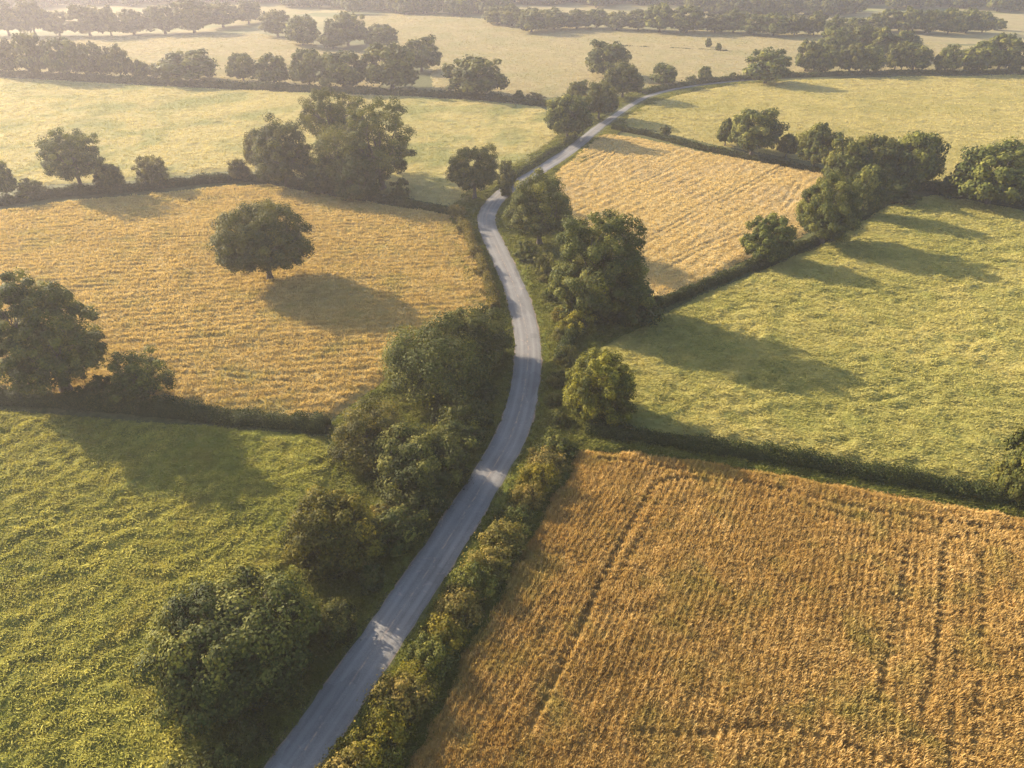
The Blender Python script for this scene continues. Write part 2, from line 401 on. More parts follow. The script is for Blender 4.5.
def field(name, label, px, material, cell, dens, hgt, lump, lumpsize, seed, rowdir=None, rowgap=.75, rowamp=.0, tram=None, bw=.10, bh=.35,
          lean=.5, edge=2.0, stretch=(1, 1), n_per=2, cat='field', world=None, tufttint=(.25, .75), trammask=None, flat=0.0, coarse=None, avoid=None, tracks=None):
    P = np.array(G(px) if px is not None else world, float)
    rng = np.random.default_rng(seed)
    x0, y0 = P.min(0); x1, y1 = P.max(0)
    def lumps(x, y):
        xs, ys = x / lumpsize * stretch[0], y / lumpsize * stretch[1]
        wx = fbm(x / 9, y / 9, seed + 50, 2) * 3; 
        r = fbm(xs + wx, ys - wx, seed, 4)
        big = fbm(x / (lumpsize * 6), y / (lumpsize * 6), seed + 9, 2)
        return (r - .5) * 2 * lump + (big - .5) * lump * .9
    def rows(x, y):
        if rowdir is None: return np.zeros_like(x)
        u = x * math.cos(rowdir) - y * math.sin(rowdir)      # rows run along azimuth rowdir from +Y
        u = u + (fbm(x / 22, y / 22, seed + 3, 2) - .5) * 1.1
        return rowamp * np.cos(u * 2 * PI / rowgap) * (.4 + 1.2 * vnoise(x / 5, y / 5, seed + 4))
    def trams(x, y, d):
        t = np.zeros_like(x)
        for pts, wd, st in (tracks or []):
            L = catmull(G(pts), 1.0)
            q = np.full(x.size, 1e9); xf, yf = x.ravel(), y.ravel()
            near = np.where((xf > L[:, 0].min() - 2) & (xf < L[:, 0].max() + 2) & (yf > L[:, 1].min() - 2) & (yf < L[:, 1].max() + 2))[0]
            for k in range(0, len(near), 20000):
                j = near[k:k + 20000]
                q[j] = np.sqrt(((xf[j, None] - L[None, :, 0]) ** 2 + (yf[j, None] - L[None, :, 1]) ** 2).min(1))
            q = q.reshape(x.shape) + (vnoise(x / 2.5, y / 2.5, seed + 33) - .5) * .14
            t = np.maximum(t, st * sstep(wd, wd * .5, q) * sstep(.02, .3, vnoise(x / 7, y / 7, seed + 34)))
        if tram:
            gap, wd, off = tram
            u = x * math.cos(rowdir) - y * math.sin(rowdir) + (fbm(x / 25, y / 25, seed + 3, 2) - .5) * 1.6 + off
            if trammask: on = trammask(x, y, d, u)
            else: on = np.ones_like(x)
            for s in (-.85, .85):
                q = np.abs((u + s + gap / 2) % gap - gap / 2)
                t = np.maximum(t, sstep(wd, wd * .4, q) * on)
            for dd in (9.0, 10.7):                              # headland turn parallel to the edge
                t = np.maximum(t, .8 * sstep(wd, wd * .4, np.abs(d - dd)) * sstep(.35, .6, vnoise(x / 14, y / 14, seed + 12)))
        return t
    def height(x, y, d, jit=True):
        e = sstep(-.2, edge, d + (vnoise(x / 1.7, y / 1.7, seed + 6) - .5) * edge)
        tr = trams(x, y, d)
        return (hgt + lumps(x, y) + rows(x, y)) * e * (1 - .85 * tr) + .03, e, tr
    nx = int((x1 - x0) / cell) + 2; ny = int((y1 - y0) / cell) + 2
    gx, gy = np.meshgrid(x0 + np.arange(nx) * cell, y0 + np.arange(ny) * cell)
    jx = (rng.random(gx.shape) - .5) * cell * .5; jy = (rng.random(gx.shape) - .5) * cell * .5
    gx = gx + jx; gy = gy + jy
    d = pd(P, gx, gy, avoid)
    h, e, tr = height(gx, gy, d)
    z = T(gx, gy) + np.where(d > -.3, np.maximum(h, .03), -.4)
    i = (np.arange(nx - 1)[None] + nx * np.arange(ny - 1)[:, None])
    keep = (d[:-1, :-1] > -cell) & (d[1:, 1:] > -cell) & (d[1:, :-1] > -cell) & (d[:-1, 1:] > -cell)
    i = i[keep]; F = np.stack([i, i + 1, i + nx + 1, i + nx], -1)
    V = np.stack([gx, gy, z], -1).reshape(-1, 3)
    used = np.unique(F); rm = np.full(len(V), -1); rm[used] = np.arange(len(used)); V = V[used]; F = rm[F]
    b = MB()
    lv = (gx.ravel()[used], gy.ravel()[used])
    tint = (.12 + .3 * rng.random(len(F))) * (1 - .9 * tr.ravel()[i])
    b.add(V, F, 0, tint)
    # the plants themselves
    area = (x1 - x0) * (y1 - y0)
    if dens > 0:
        done = 0; tot = int(area * dens)
        while done < tot:
            k = min(400000, tot - done); done += k
            x = rng.uniform(x0, x1, k); y = rng.uniform(y0, y1, k)
            dist = np.sqrt(x * x + y * y + CAM_H ** 2)
            dens_f = np.clip((95 / dist) ** 1.5, .12, 1) if coarse is None else np.clip((coarse / dist) ** 1.5, .15, 1)
            sel = rng.random(k) < dens_f; x, y, dist = (q[sel] for q in (x, y, dist))
            d = pd(P, x, y, avoid)
            s = d > -.2; x, y, d, dist = x[s], y[s], d[s], dist[s]
            if not len(x): continue
            h, e, tr = height(x, y, d)
            s = rng.random(len(x)) > tr * .93; x, y, d, dist, h, e = (q[s] for q in (x, y, d, dist, h, e))
            w = np.maximum(bw, dist * .00095)
            rr = rows(x, y) / max(rowamp, 1e-3) if rowdir is not None else 0
            hh = bh * (.65 + .7 * fbm(x / 1.3, y / 1.3, seed + 20, 2)) * (.55 + .45 * e) * (1 + .12 * rr)
            Vb, Q, Tr, idx = blades(x, y, T(x, y) + h - .12, hh, w, lean, rng, n_per, flat=flat)
            ti = tufttint[0] + (tufttint[1] - tufttint[0]) * (.55 * rng.random(len(x)) + .45 * fbm(x / 2.2, y / 2.2, seed + 30, 2))
            b.v.append(Vb.astype(np.float32)); b.f.append(Q + b.n); b.f.append(Tr + b.n); b.n += len(Vb)
            b.mi += [np.zeros(len(Q), np.int32), np.zeros(len(Tr), np.int32)]
            b.a['tint'] += [ti[idx].astype(np.float32), np.minimum(ti[idx] * 1.25, 1).astype(np.float32)]
    o = b.build(name, material)
    tag(o, label, cat, kind='stuff')
    return o

rd = math.radians
gold = ((.26, .185, .06), (.46, .345, .135), (.64, .50, .24))
gold_near = ((.19, .12, .035), (.43, .292, .10), (.68, .50, .22))
green = ((.055, .075, .016), (.13, .145, .030), (.24, .23, .055))
pale = ((.29, .245, .09), (.45, .385, .16), (.59, .51, .25))
M['wheat_near'] = crop_mat('ripe_wheat', gold_near, patch=(.40, .265, .088), green=(.31, .265, .075))
M['wheat_left'] = crop_mat('ripe_barley', gold, patch=(.43, .32, .125), green=(.34, .29, .10))
M['wheat_far'] = crop_mat('pale_barley', ((.32, .23, .09), (.50, .38, .165), (.64, .50, .26)), patch=(.46, .35, .17))
M['green_left'] = crop_mat('green_crop', ((.055, .064, .012), (.28, .265, .05), (.56, .50, .115)), patch=(.19, .20, .036), green=(.26, .225, .045))
M['green_right'] = crop_mat('green_crop_right', ((.12, .125, .03), (.31, .285, .08), (.50, .44, .15)), patch=(.38, .33, .105), green=(.25, .25, .065))
M['pale_left'] = crop_mat('pale_meadow', pale, patch=(.27, .27, .10), haze_bump=.3)
M['pale_right'] = crop_mat('olive_meadow', ((.24, .20, .07), (.40, .34, .12), (.53, .45, .19)), patch=(.32, .28, .09), haze_bump=.3)
M['pale_far'] = crop_mat('distant_stubble', ((.23, .19, .09), (.35, .295, .15), (.46, .385, .21)), patch=(.28, .25, .115), haze_bump=.4)

field('green_crop', 'lush green crop filling the lower left corner beside the lane', [(-170, 405), (0, 411), (100, 419), (200, 427), (322, 437), (340, 455), (322, 500), (292, 560), (262, 640), (228, 720), (190, 800), (150, 900), (-420, 900)],
      M['green_left'], .42, 30, .45, .46, 1.5, 11, bw=.11, bh=.42, lean=.95, flat=.5, edge=1.6, stretch=(1, 1.35))
field('wheat_crop', 'orange ripe wheat with wheel tracks filling the lower right corner', [(578, 452), (640, 455), (700, 463), (800, 479), (900, 497), (1024, 519), (1180, 545), (1500, 900), (340, 900), (392, 800), (420, 740), (472, 640), (518, 560), (550, 500)],
      M['wheat_near'], .32, 56, .48, .08, 1.1, 12, rowdir=rd(27.5), rowgap=.72, rowamp=.055, tracks=[([(705, 484), (676, 482), (655, 488), (640, 510), (620, 545), (600, 585), (575, 640), (550, 690), (530, 728)], 0.58, 1), ([(690, 494), (672, 493), (661, 500), (640, 540), (612, 590)], 0.42, .6),
             ([(560, 600), (535, 650), (510, 700), (490, 745)], 0.42, .5), ([(985, 536), (955, 540), (942, 548), (939, 590), (935, 640), (928, 680), (918, 712)], 0.56, 1), ([(905, 548), (899, 590), (886, 650), (874, 705)], 0.50, .9),
             ([(915, 555), (908, 600), (900, 640)], 0.42, .6), ([(978, 560), (980, 600), (978, 640)], 0.48, .8), ([(958, 580), (955, 640), (950, 700), (945, 768)], 0.42, .7), ([(975, 690), (972, 730), (966, 790)], 0.48, .8),
             ([(600, 462), (660, 470), (760, 489), (850, 510), (930, 524), (1040, 536)], 0.56, .9), ([(760, 498), (850, 521), (900, 534), (985, 546)], 0.48, .7), ([(640, 735), (700, 738), (760, 730), (830, 745), (900, 770)], 0.56, .7)], bw=.045, bh=.62, lean=.24, edge=1.2)
field('barley_crop', 'golden barley around the lone oak on the left', [(-170, 224), (0, 212), (60, 203), (130, 197), (230, 187), (270, 186), (330, 196), (400, 208), (448, 215), (468, 238), (486, 270), (496, 300), (488, 318), (430, 350), (380, 385), (345, 409), (322, 424), (200, 414), (100, 405), (0, 397), (-170, 390)],
      M['wheat_left'], .5, 26, .45, .22, 1.4, 13, rowdir=rd(82), rowgap=1.9, rowamp=.06, tram=(26, .35, 0), trammask=lambda x, y, d, u: sstep(.4, .7, vnoise(x / 18, y / 18, 78)), bw=.10, bh=.5, lean=.45, edge=1.5, stretch=(.6, 1.5))
field('barley_crop', 'straw coloured barley in the middle right of the lane', [(604, 134), (640, 139), (700, 152), (760, 163), (822, 174), (838, 182), (826, 212), (800, 238), (740, 262), (700, 285), (664, 303), (640, 290), (600, 250), (560, 222), (545, 190), (556, 172), (580, 152), (596, 140)],
      M['wheat_far'], .6, 18, .42, .18, 1.6, 14, rowdir=rd(41), rowgap=2.9, rowamp=.045, tram=(24, .42, 2), trammask=lambda x, y, d, u: sstep(.35, .6, vnoise(x / 18, y / 18, 79)), bw=.11, bh=.45, lean=.45, edge=1.5, stretch=(1, 1))
field('green_crop', 'bright green crop striped by long tree shadows on the right', [(592, 352), (655, 320), (700, 296), (760, 272), (820, 246), (870, 214), (905, 198), (940, 196), (1024, 212), (1200, 235), (1500, 420), (1300, 545), (1024, 492), (900, 470), (800, 453), (700, 437), (650, 431), (600, 425), (585, 400), (580, 370)],
      M['green_right'], .5, 19, .45, .52, 2.0, 15, bw=.11, bh=.42, lean=.95, flat=.5, edge=1.6, stretch=(.8, 1.3), coarse=105)
field('meadow_grass', 'pale green meadow behind the oak copse on the left', [(-260, 190), (-60, 194), (60, 184), (130, 181), (230, 171), (280, 173), (330, 185), (400, 197), (450, 207), (478, 198), (505, 178), (545, 150), (568, 132), (560, 114), (540, 107), (480, 101), (400, 96), (300, 93), (200, 88), (100, 83), (0, 78), (-260, 72)],
      M['pale_left'], 1.3, 5, .4, .45, 3.0, 16, bw=.12, bh=.4, lean=.8, edge=2.5, stretch=(.6, 1.4), coarse=150)
field('meadow_grass', 'olive meadow spreading behind the right hand oaks', [(618, 126), (650, 130), (720, 146), (800, 160), (840, 168), (940, 182), (1024, 198), (1300, 235), (1500, 90), (1024, 75), (900, 77), (800, 80), (740, 84), (690, 92), (650, 102), (630, 114)],
      M['pale_right'], 1.4, 5, .4, .45, 3.2, 17, bw=.12, bh=.4, lean=.8, edge=2.5, stretch=(.5, 1.4), coarse=150)
field('meadow_grass', 'wide pale meadow beyond the lane bend at the top', [(432, 92), (480, 95), (560, 98), (600, 97), (640, 92), (700, 83), (760, 76), (900, 70), (1100, 68), (1250, 68), (1100, 46), (960, 46), (840, 35), (720, 31), (600, 28), (540, 22), (470, 18), (380, 14), (330, 20), (400, 50), (430, 70)],
      M['pale_far'], 2.6, .8, .4, .3, 6, 18, bw=.2, bh=.45, lean=.8, edge=4, stretch=(.4, 1.4), coarse=300)
field('meadow_grass', 'misty pale meadow behind the upper left tree row', [(-300, 66), (0, 72), (150, 78), (260, 84), (380, 88), (400, 60), (320, 45), (262, 34), (150, 36), (0, 36), (-300, 30)],
      M['pale_far'], 2.6, .8, .4, .3, 6, 19, bw=.2, bh=.45, lean=.8, edge=4, stretch=(.4, 1.4), coarse=300)
field('stubble', 'faint straw coloured field showing through mist at the top right', [(880, 42), (1000, 46), (1250, 58), (1250, 20), (1000, 13), (860, 11), (840, 24)],
      M['pale_far'], 6, 0, .4, .3, 9, 20, edge=6)
field('stubble', 'faint straw coloured field showing through mist at the top centre', [(330, 12), (480, 13), (600, 18), (720, 22), (830, 22), (850, 10), (700, 3), (500, -4), (330, 0)],
      M['pale_far'], 6, 0, .4, .3, 9, 21, edge=6)
field('stubble', 'faint straw coloured field showing through mist at the top left', [(-400, 20), (0, 22), (80, 24), (250, 24), (320, 12), (320, -2), (100, 0), (-400, 2)],
      M['pale_far'], 6, 0, .4, .3, 9, 22, edge=6)

# ------------------------------------------------------------------ verges
field('rough_grass', 'rough grassy bank between the lane and the fields on its left', [(322, 437), (345, 409), (380, 385), (430, 350), (488, 318), (496, 300), (486, 270), (468, 238), (448, 211), (478, 198), (505, 178), (545, 150), (568, 132), (588, 133), (550, 163), (505, 191), (490, 207), (486, 222), (504, 263), (518, 297), (527, 340), (526, 380), (514, 430), (486, 480), (435, 560), (388, 630), (333, 709), (294, 768), (214, 870), (150, 900), (190, 800), (228, 720), (262, 640), (292, 560), (322, 500), (340, 455)],
      M['verge'], .5, 22, .22, .5, 1.5, 23, bw=.1, bh=.5, lean=.8, edge=.8, flat=.3, n_per=3, cat='grass', avoid=.5)
field('rough_grass', 'rough grassy strip between the lane and the fields on its right', [(214, 870), (294, 768), (333, 709), (388, 630), (435, 560), (486, 480), (514, 430), (526, 380), (527, 340), (518, 297), (504, 263), (486, 222), (490, 207), (505, 191), (550, 163), (592, 133), (604, 134), (580, 152), (556, 172), (545, 190), (560, 222), (600, 250), (640, 290), (664, 303), (655, 320), (592, 352), (580, 370), (585, 400), (600, 428), (640, 437), (800, 460), (1024, 500), (1180, 532), (1180, 545), (1024, 519), (900, 497), (800, 479), (700, 463), (640, 455), (588, 452), (560, 500), (532, 560), (490, 640), (440, 740), (415, 800), (400, 900)],
      M['verge'], .5, 22, .2, .4, 1.5, 24, bw=.1, bh=.45, lean=.8, edge=.8, flat=.3, n_per=3, cat='grass', avoid=.5)
def verge(label, side, out, seed, y_lo, y_hi, dens, material, hmul=1.0):
    """grass on one side of the lane, from its edge outwards"""
    rng = np.random.default_rng(seed)
    t = np.gradient(ROAD, axis=0); t /= np.linalg.norm(t, axis=1, keepdims=True)
    nrm = np.stack([t[:, 1], -t[:, 0]], -1) * side
    al = np.concatenate([[0], np.cumsum(np.linalg.norm(np.diff(ROAD, axis=0), axis=1))])
    k = int(al[-1] * out * dens)
    s = rng.uniform(0, al[-1], k); q = rng.random(k) ** .9
    i = np.clip(np.searchsorted(al, s) - 1, 0, len(ROAD) - 2)
    f = (s - al[i]) / (al[i + 1] - al[i])
    c = ROAD[i] + (ROAD[i + 1] - ROAD[i]) * f[:, None]
    o = RW - .15 + .5 * vnoise(s / 1.8, s * 0 + 5, seed) * vnoise(s / .5, s * 0, seed + 1) + q * out
    p = c + nrm[i] * o[:, None]
    dist = np.sqrt(p[:, 0] ** 2 + p[:, 1] ** 2 + CAM_H ** 2)
    m = (rng.random(k) < np.clip((75 / dist) ** 1.6, .06, 1)) & (road_dist(p[:, 0], p[:, 1]) > RW - .12)
    p, q, dist, s = p[m], q[m], dist[m], s[m]
    x, y = p[:, 0], p[:, 1]
    near = sstep(0, .35, q)
    h = (.16 + .5 * fbm(x / 1.6, y / 1.6, seed + 3, 3) * near + .25 * near * vnoise(x / 5, y / 5, seed + 4)) * hmul
    w = np.maximum(.09, dist * .0012)
    V, Q, Tr, idx = blades(x, y, T(x, y) - .03, h, w, .85, rng, 3, flat=.4)
    ti = .15 + .5 * rng.random(len(x)) + .35 * (fbm(x / 3, y / 3, seed + 8, 2) - .3)
    b = MB(); b.add(V, Q, 0, ti[idx])
    b.v.append(np.zeros((0, 3), np.float32)); b.f.append(Tr); b.mi.append(np.zeros(len(Tr), np.int32)); b.a['tint'].append((ti[idx] * 1.15).astype(np.float32))
    ob = b.build('verge_grass', material); tag(ob, label, 'grass', kind='stuff')
verge('long rough grass on the verge right of the lane', 1, 6.0, 31, 0, 0, 42, M['verge'])
verge('long rough grass on the verge left of the lane', -1, 7.0, 32, 0, 0, 42, M['verge'], 1.15)

# ------------------------------------------------------------------ trees
def tree_parts(seed, H, R, th, nclump, lpc, ls, sq=1.0, lobes=.13, clump=.22, open_=.0, multi=False, spiky=0.0, nlimb=8, top_flat=1.0, zf=.33):
    """crown and trunk mesh builders for a tree of height H, crown radius R, clear trunk th"""
    rng = np.random.default_rng(seed)
    zc = th + (H - th) * zf; rz_up = H - zc; rz_dn = zc - th
    ph = rng.uniform(0, 6.28, 6)
    def envelope(d):
        az = np.arctan2(d[:, 1], d[:, 0]); el = d[:, 2]
        lob = 1 + lobes * (.5 * np.sin(2 * az + ph[0] + 1.5 * el) + .35 * np.sin(3 * az + ph[1] - 2 * el) + .3 * np.sin(5 * az + ph[2] + 3 * el) + .25 * np.sin(7 * el + ph[3]))
        return lob
    # clump centres on the shell + some inside
    n = nclump; i = np.arange(n) + .5
    u = 1 - 2 * i / n; az = PI * (1 + 5 ** .5) * i + ph[4]
    d = np.stack([np.sqrt(1 - u * u) * np.cos(az), np.sqrt(1 - u * u) * np.sin(az), u], -1)
    d += rng.normal(0, .13, d.shape); d /= np.linalg.norm(d, axis=1, keepdims=True)
    r = envelope(d) * rng.uniform(.68, .93, n)
    r[rng.random(n) < .22] *= .78
    r *= 1 + .07 * np.sin(2 * np.arcsin(np.clip(np.abs(d[:, 2]), 0, 1))) ** 2
    keep = rng.random(n) > open_; d, r = d[keep], r[keep]
    cen = d * r[:, None]
    low = d[:, 2] < -.8
    cen = cen[~low | (rng.random(len(cen)) < .35)]
    ni = int(n * .22)
    inn = rng.normal(0, .28, (ni, 3)); cen = np.vstack([cen, inn])
    S = np.where(cen[:, 2:3] > 0, rz_up * top_flat, rz_dn * .92)
    cw = np.concatenate([cen[:, :2] * R, cen[:, 2:3] * S], -1) + np.array([0, 0, zc])
    n = len(cw)
    cr = R * clump * rng.uniform(.7, 1.25, n)
    # leaves
    k = n * lpc
    ci = np.repeat(np.arange(n), lpc)
    ld = rng.normal(0, 1, (k, 3)); ld /= np.linalg.norm(ld, axis=1, keepdims=True)
    lr = rng.random(k) ** .22
    if spiky > 0: lr = lr * (1 + spiky * (rng.random(k) < .16) * rng.random(k))
    sub = 1 + .28 * np.sin(ld[:, 0] * 5 + ci) * np.sin(ld[:, 1] * 5 + ci * 2.1) * 1.0
    off = ld * (lr * sub * cr[ci])[:, None] * np.array([1, 1, .78])
    P = cw[ci] + off
    okz = P[:, 2] > max(th * .75, .08)
    P, ld, ci, off = P[okz], ld[okz], ci[okz], off[okz]; k = len(P)
    out = P - np.array([0, 0, zc - .2 * H]); out /= np.linalg.norm(out, axis=1, keepdims=True) + 1e-6
    nn = ld * .95 + out * .35 + rng.normal(0, .33, (k, 3)) + np.array([0, 0, .2])
    nn /= np.linalg.norm(nn, axis=1, keepdims=True)
    a = np.cross(nn, rng.normal(0, 1, (k, 3))); a /= np.linalg.norm(a, axis=1, keepdims=True) + 1e-9
    b_ = np.cross(nn, a)
    s = ls * rng.uniform(.6, 1.3, k)
    a *= (s * .5)[:, None]; b_ *= (s * rng.uniform(.28, .42, k))[:, None]
    bend = nn * (s * .12)[:, None]
    V = np.stack([P - a, P - a * .1 + b_ - bend, P + a, P + a * .1 - b_ - bend], 1).reshape(-1, 3)
    F = (np.arange(k) * 4)[:, None] + np.arange(4)[None]
    ct = rng.uniform(.05, .8, n)
    tint = np.clip(ct[ci] * .75 + rng.uniform(0, .36, k) + .12 * (P[:, 2] / H - .5), 0, 1)  # random leaf tint, plus sunlit crown tops painted in as lighter colour
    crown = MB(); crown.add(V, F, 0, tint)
    # wood
    wood = MB()
    r0 = max(.035 * H, .05) * (1 if not multi else .6)
    top = zc + rz_up * .35
    tr = []
    if not multi:
        m = 8; t = np.linspace(0, 1, m)
        tp = np.stack([.03 * H * np.sin(t * 3 + ph[0]) * t, .03 * H * np.sin(t * 2.3 + ph[1]) * t, t * top], -1)
        rad = r0 * (1 - .78 * t); rad[0] *= 1.55
        v, f = tube(tp, rad, 9); wood.add(v, f); tr = tp
    samples = []; sr = []
    for q in range(nlimb):
        az = ph[4] + q * 2 * PI / nlimb * (1 if nlimb < 9 else 2.4) + rng.uniform(-.3, .3)
        el = rng.uniform(-.15, .85) if not multi else rng.uniform(.1, 1.2)
        e = np.array([math.cos(az) * math.cos(el) * R * .72, math.sin(az) * math.cos(el) * R * .72, zc + math.sin(el) * (rz_up if el > 0 else rz_dn) * .75])
        if multi: st = np.array([math.cos(az) * .12 * R, math.sin(az) * .12 * R, -.05])
        else:
            zt = th * .75 + rng.uniform(0, 1) * (zc - th * .6) * .7; j = zt / top
            st = np.array([np.interp(j, t, tr[:, 0]), np.interp(j, t, tr[:, 1]), zt])
        mid = (st + e) / 2 + np.array([0, 0, .12 * H * (1 if not multi else .5)]) + rng.normal(0, .03 * H, 3)
        tt = np.linspace(0, 1, 7)[:, None]
        pth = (1 - tt) ** 2 * st + 2 * tt * (1 - tt) * mid + tt ** 2 * e
        rr = r0 * rng.uniform(.38, .5) * (1 - .8 * tt[:, 0])
        v, f = tube(pth, rr, 6); wood.add(v, f)
        samples.append(pth[2:]); sr.append(rr[2:])
    SA = np.vstack(samples); SR = np.concatenate(sr)
    for c in cw[:: (1 if n < 160 else 2)]:
        dd = np.linalg.norm(SA - c, axis=1) + np.maximum(SA[:, 2] - c[2], 0) * 2; j = int(dd.argmin())
        a0 = SA[j]; md = (a0 + c) / 2 + np.array([0, 0, .03 * H]) + rng.normal(0, .02 * H, 3)
        tt = np.linspace(0, 1, 4)[:, None]
        pth = (1 - tt) ** 2 * a0 + 2 * tt * (1 - tt) * md + tt ** 2 * c
        v, f = tube(pth, SR[j] * .6 * (1 - .75 * tt[:, 0]) + .004, 4); wood.add(v, f)
    return crown, wood

# solve base point, height and radius of a tree from the box it fills in the photo
_sp = np.array([(math.sin(a) * math.cos(b), math.sin(a) * math.sin(b), math.cos(a)) for a in np.linspace(0, PI, 13) for b in np.linspace(0, 2 * PI, 17)])
def fit(x0, y0, x1, y1, thf, hm=None):
    cx = (x0 + x1) / 2; by = y1; R = 5.0; H = 10.0
    for _ in range(40):
        X, Y = ground(cx, by); z0 = float(T(X, Y))
        zc = H * (thf + (1 - thf) * .33)
        S = _sp * np.array([R, R, 1]); S[:, 2] *= np.where(S[:, 2] > 0, H - zc, zc - H * thf)
        U, Vv = proj(S + np.array([X, Y, z0 + zc])); _, vb = proj(np.array([X, Y, z0]))
        w = U.max() - U.min(); t = Vv.min(); bot = max(Vv.max(), float(vb))
        R *= ((x1 - x0) / w) ** .8
        H *= (max(bot - t, 1) and ((y1 - y0) / (bot - t))) ** .6
        H = min(max(H, R * .5), R * 3.2)
        if hm: H = hm; by += (y0 - t) * .6
        else: by += (y1 - bot) * .7
        cx += ((x0 + x1) / 2 - (U.max() + U.min()) / 2) * .8
    return X, Y, z0, H, R

def place(name, cat, label, X, Y, z, group=None):
    o = bpy.data.objects.new(name, None); C.objects.link(o); o.location = (X, Y, z); o.empty_display_size = .5
    tag(o, label, cat, group); return o

seed_n = [100]
def unique_tree(box, label, material='leaf', thf=.16, name='tree', cat='tree', group=None, **kw):
    X, Y, z, H, R = fit(*box, thf, kw.pop('hm', None))
    seed_n[0] += 1
    d = math.sqrt(X * X + Y * Y + CAM_H ** 2)
    a = dict(nclump=150, lpc=260, ls=max(.24, d * .0030))
    a.update(kw)
    R *= kw.get('rmul', 1.0); a.pop('rmul', None)
    c, w = tree_parts(a.pop('seed', seed_n[0]), H, R, H * thf, **a)
    o = place(name, cat, label, X, Y, z, group)
    w.build('trunk' if not kw.get('multi') else 'stems', M['bark'], o)
    c.build('crown' if not kw.get('multi') else 'foliage', M[material], o)
    return o

protos = {}
def proto_tree(kind, v):
    """first of a kind is built, the rest are copies sharing its meshes"""
    key = (kind, v)
    if key in protos: return protos[key]
    sd = 500 + 37 * v + len(kind)
    if kind == 'mid': c, w = tree_parts(sd, 12, 6.5, 2.0, 110, 130, .62, lobes=.15)
    elif kind == 'far': c, w = tree_parts(sd, 12, 6.5, 1.6, 80, 60, 1.0, lobes=.12)
    elif kind == 'bush': c, w = tree_parts(sd, 4, 2.4, .0, 60, 100, .28, multi=True, spiky=.6, lobes=.3)
    elif kind == 'shrub': c, w = tree_parts(sd, 3, 2.2, .0, 60, 130, .22, multi=True, spiky=1.1, lobes=.4, clump=.27)
    protos[key] = (c, w, {}); return protos[key]

def copied_tree(box, label, kind='mid', material='leaf', name='tree', cat='tree', group=None, thf=None, rot=None, v=None, rng=random.Random(5)):
    if thf is None: thf = {'mid': .16, 'far': .13, 'bush': 0, 'shrub': 0}[kind]
    X, Y, z, H, R = fit(*box, thf)
    v = rng.randrange(5) if v is None else v
    c, w, cache = proto_tree(kind, v)
    o = place(name, cat, label, X, Y, z - .05, group)
    h0, r0 = {'mid': (12, 6.5), 'far': (12, 6.5), 'bush': (4, 2.4), 'shrub': (3, 2.2)}[kind]
    o.scale = (R / r0, R / r0 * rng.uniform(.9, 1.1), H / h0); o.rotation_euler = (0, 0, rng.uniform(0, 6.28) if rot is None else rot)
    pn = ('stems', 'foliage') if kind in ('bush', 'shrub') else ('trunk', 'crown')
    if material not in cache:
        cache[material] = (w.build(pn[0], M['bark'], o), c.build(pn[1], M[material], o))
    else:
        for src in cache[material]:
            q = src.copy(); C.objects.link(q); q.parent = o
    return o

# --- near and middle trees, one by one
unique_tree((138, 566, 322, 745), 'big dark bushy tree beside the lane in the lower left', 'leaf_dark', .04, hm=8, nclump=260, lpc=330, ls=.32, clump=.17, lobes=.2, spiky=.3, rmul=.93)
unique_tree((285, 488, 383, 606), 'yellow green tree just left of the lane with branches showing', 'leaf_olive', .05, hm=8.5, rmul=.93, nclump=120, lpc=260, ls=.31, lobes=.2, open_=.1, spiky=.5)
unique_tree((368, 424, 466, 530), 'dark rounded tree with gold tipped top left of the lane', 'leaf_dark', .04, hm=7.5, rmul=.93, nclump=170, lpc=280, ls=.31, clump=.19, spiky=.4)
unique_tree((326, 400, 414, 500), 'loose grey green tree behind the dark rounded one near the hedge end', 'leaf_pale', .06, hm=7.5, rmul=.93, nclump=105, lpc=230, ls=.30, lobes=.35, open_=.2, clump=.2, spiky=.6)
unique_tree((376, 320, 496, 428), 'wide olive tree overlooking the lane bend with spreading left branches', 'leaf', .04, hm=9.5, rmul=.93, nclump=180, lpc=280, ls=.32, lobes=.25, open_=.05, spiky=.6)
unique_tree((440, 304, 514, 392), 'dark tree pressed behind the wide olive one at the lane edge', 'leaf', .05, hm=9.5, rmul=.93, nclump=120, lpc=240, ls=.33, clump=.22, spiky=.3)
unique_tree((562, 350, 637, 440), 'small rounded yellow green tree at the hedge corner right of the lane', 'leaf_olive', .04, hm=10.5, nclump=150, lpc=240, ls=.31, lobes=.14, clump=.18, spiky=.3)
unique_tree((545, 208, 654, 316), 'large broad oak at the top of the hedge junction right of the lane', 'leaf', .1, rmul=.94, nclump=250, lpc=260, ls=.37, clump=.155, lobes=.14)
unique_tree((503, 172, 577, 245), 'rounded oak on the inside of the lane curve', 'leaf', .17, rmul=.93, nclump=150, lpc=280, ls=.34, clump=.19)
unique_tree((447, 142, 501, 199), 'dark oak left of the lane curve', 'leaf', .2, nclump=170, lpc=200, ls=.36, clump=.17)
unique_tree((209, 199, 313, 281), 'lone oak standing by itself in the golden field', 'leaf', .23, nclump=230, lpc=240, ls=.37, clump=.145, lobes=.06, seed=2)
unique_tree((-22, 264, 106, 394), 'big spreading tree on the hedge at the left edge', 'leaf', .07, nclump=260, lpc=220, ls=.36, clump=.15, lobes=.1, open_=.1, nlimb=14)
unique_tree((104, 350, 168, 402), 'small bushy tree on the hedge right of the big spreading one', 'leaf', .12, nclump=80, lpc=230, ls=.26, lobes=.35, open_=.12)
unique_tree((36, 125, 106, 192), 'open crowned oak above the left hedge', 'leaf', .22, nclump=210, lpc=150, ls=.42, clump=.16, lobes=.12, open_=.22, nlimb=11)
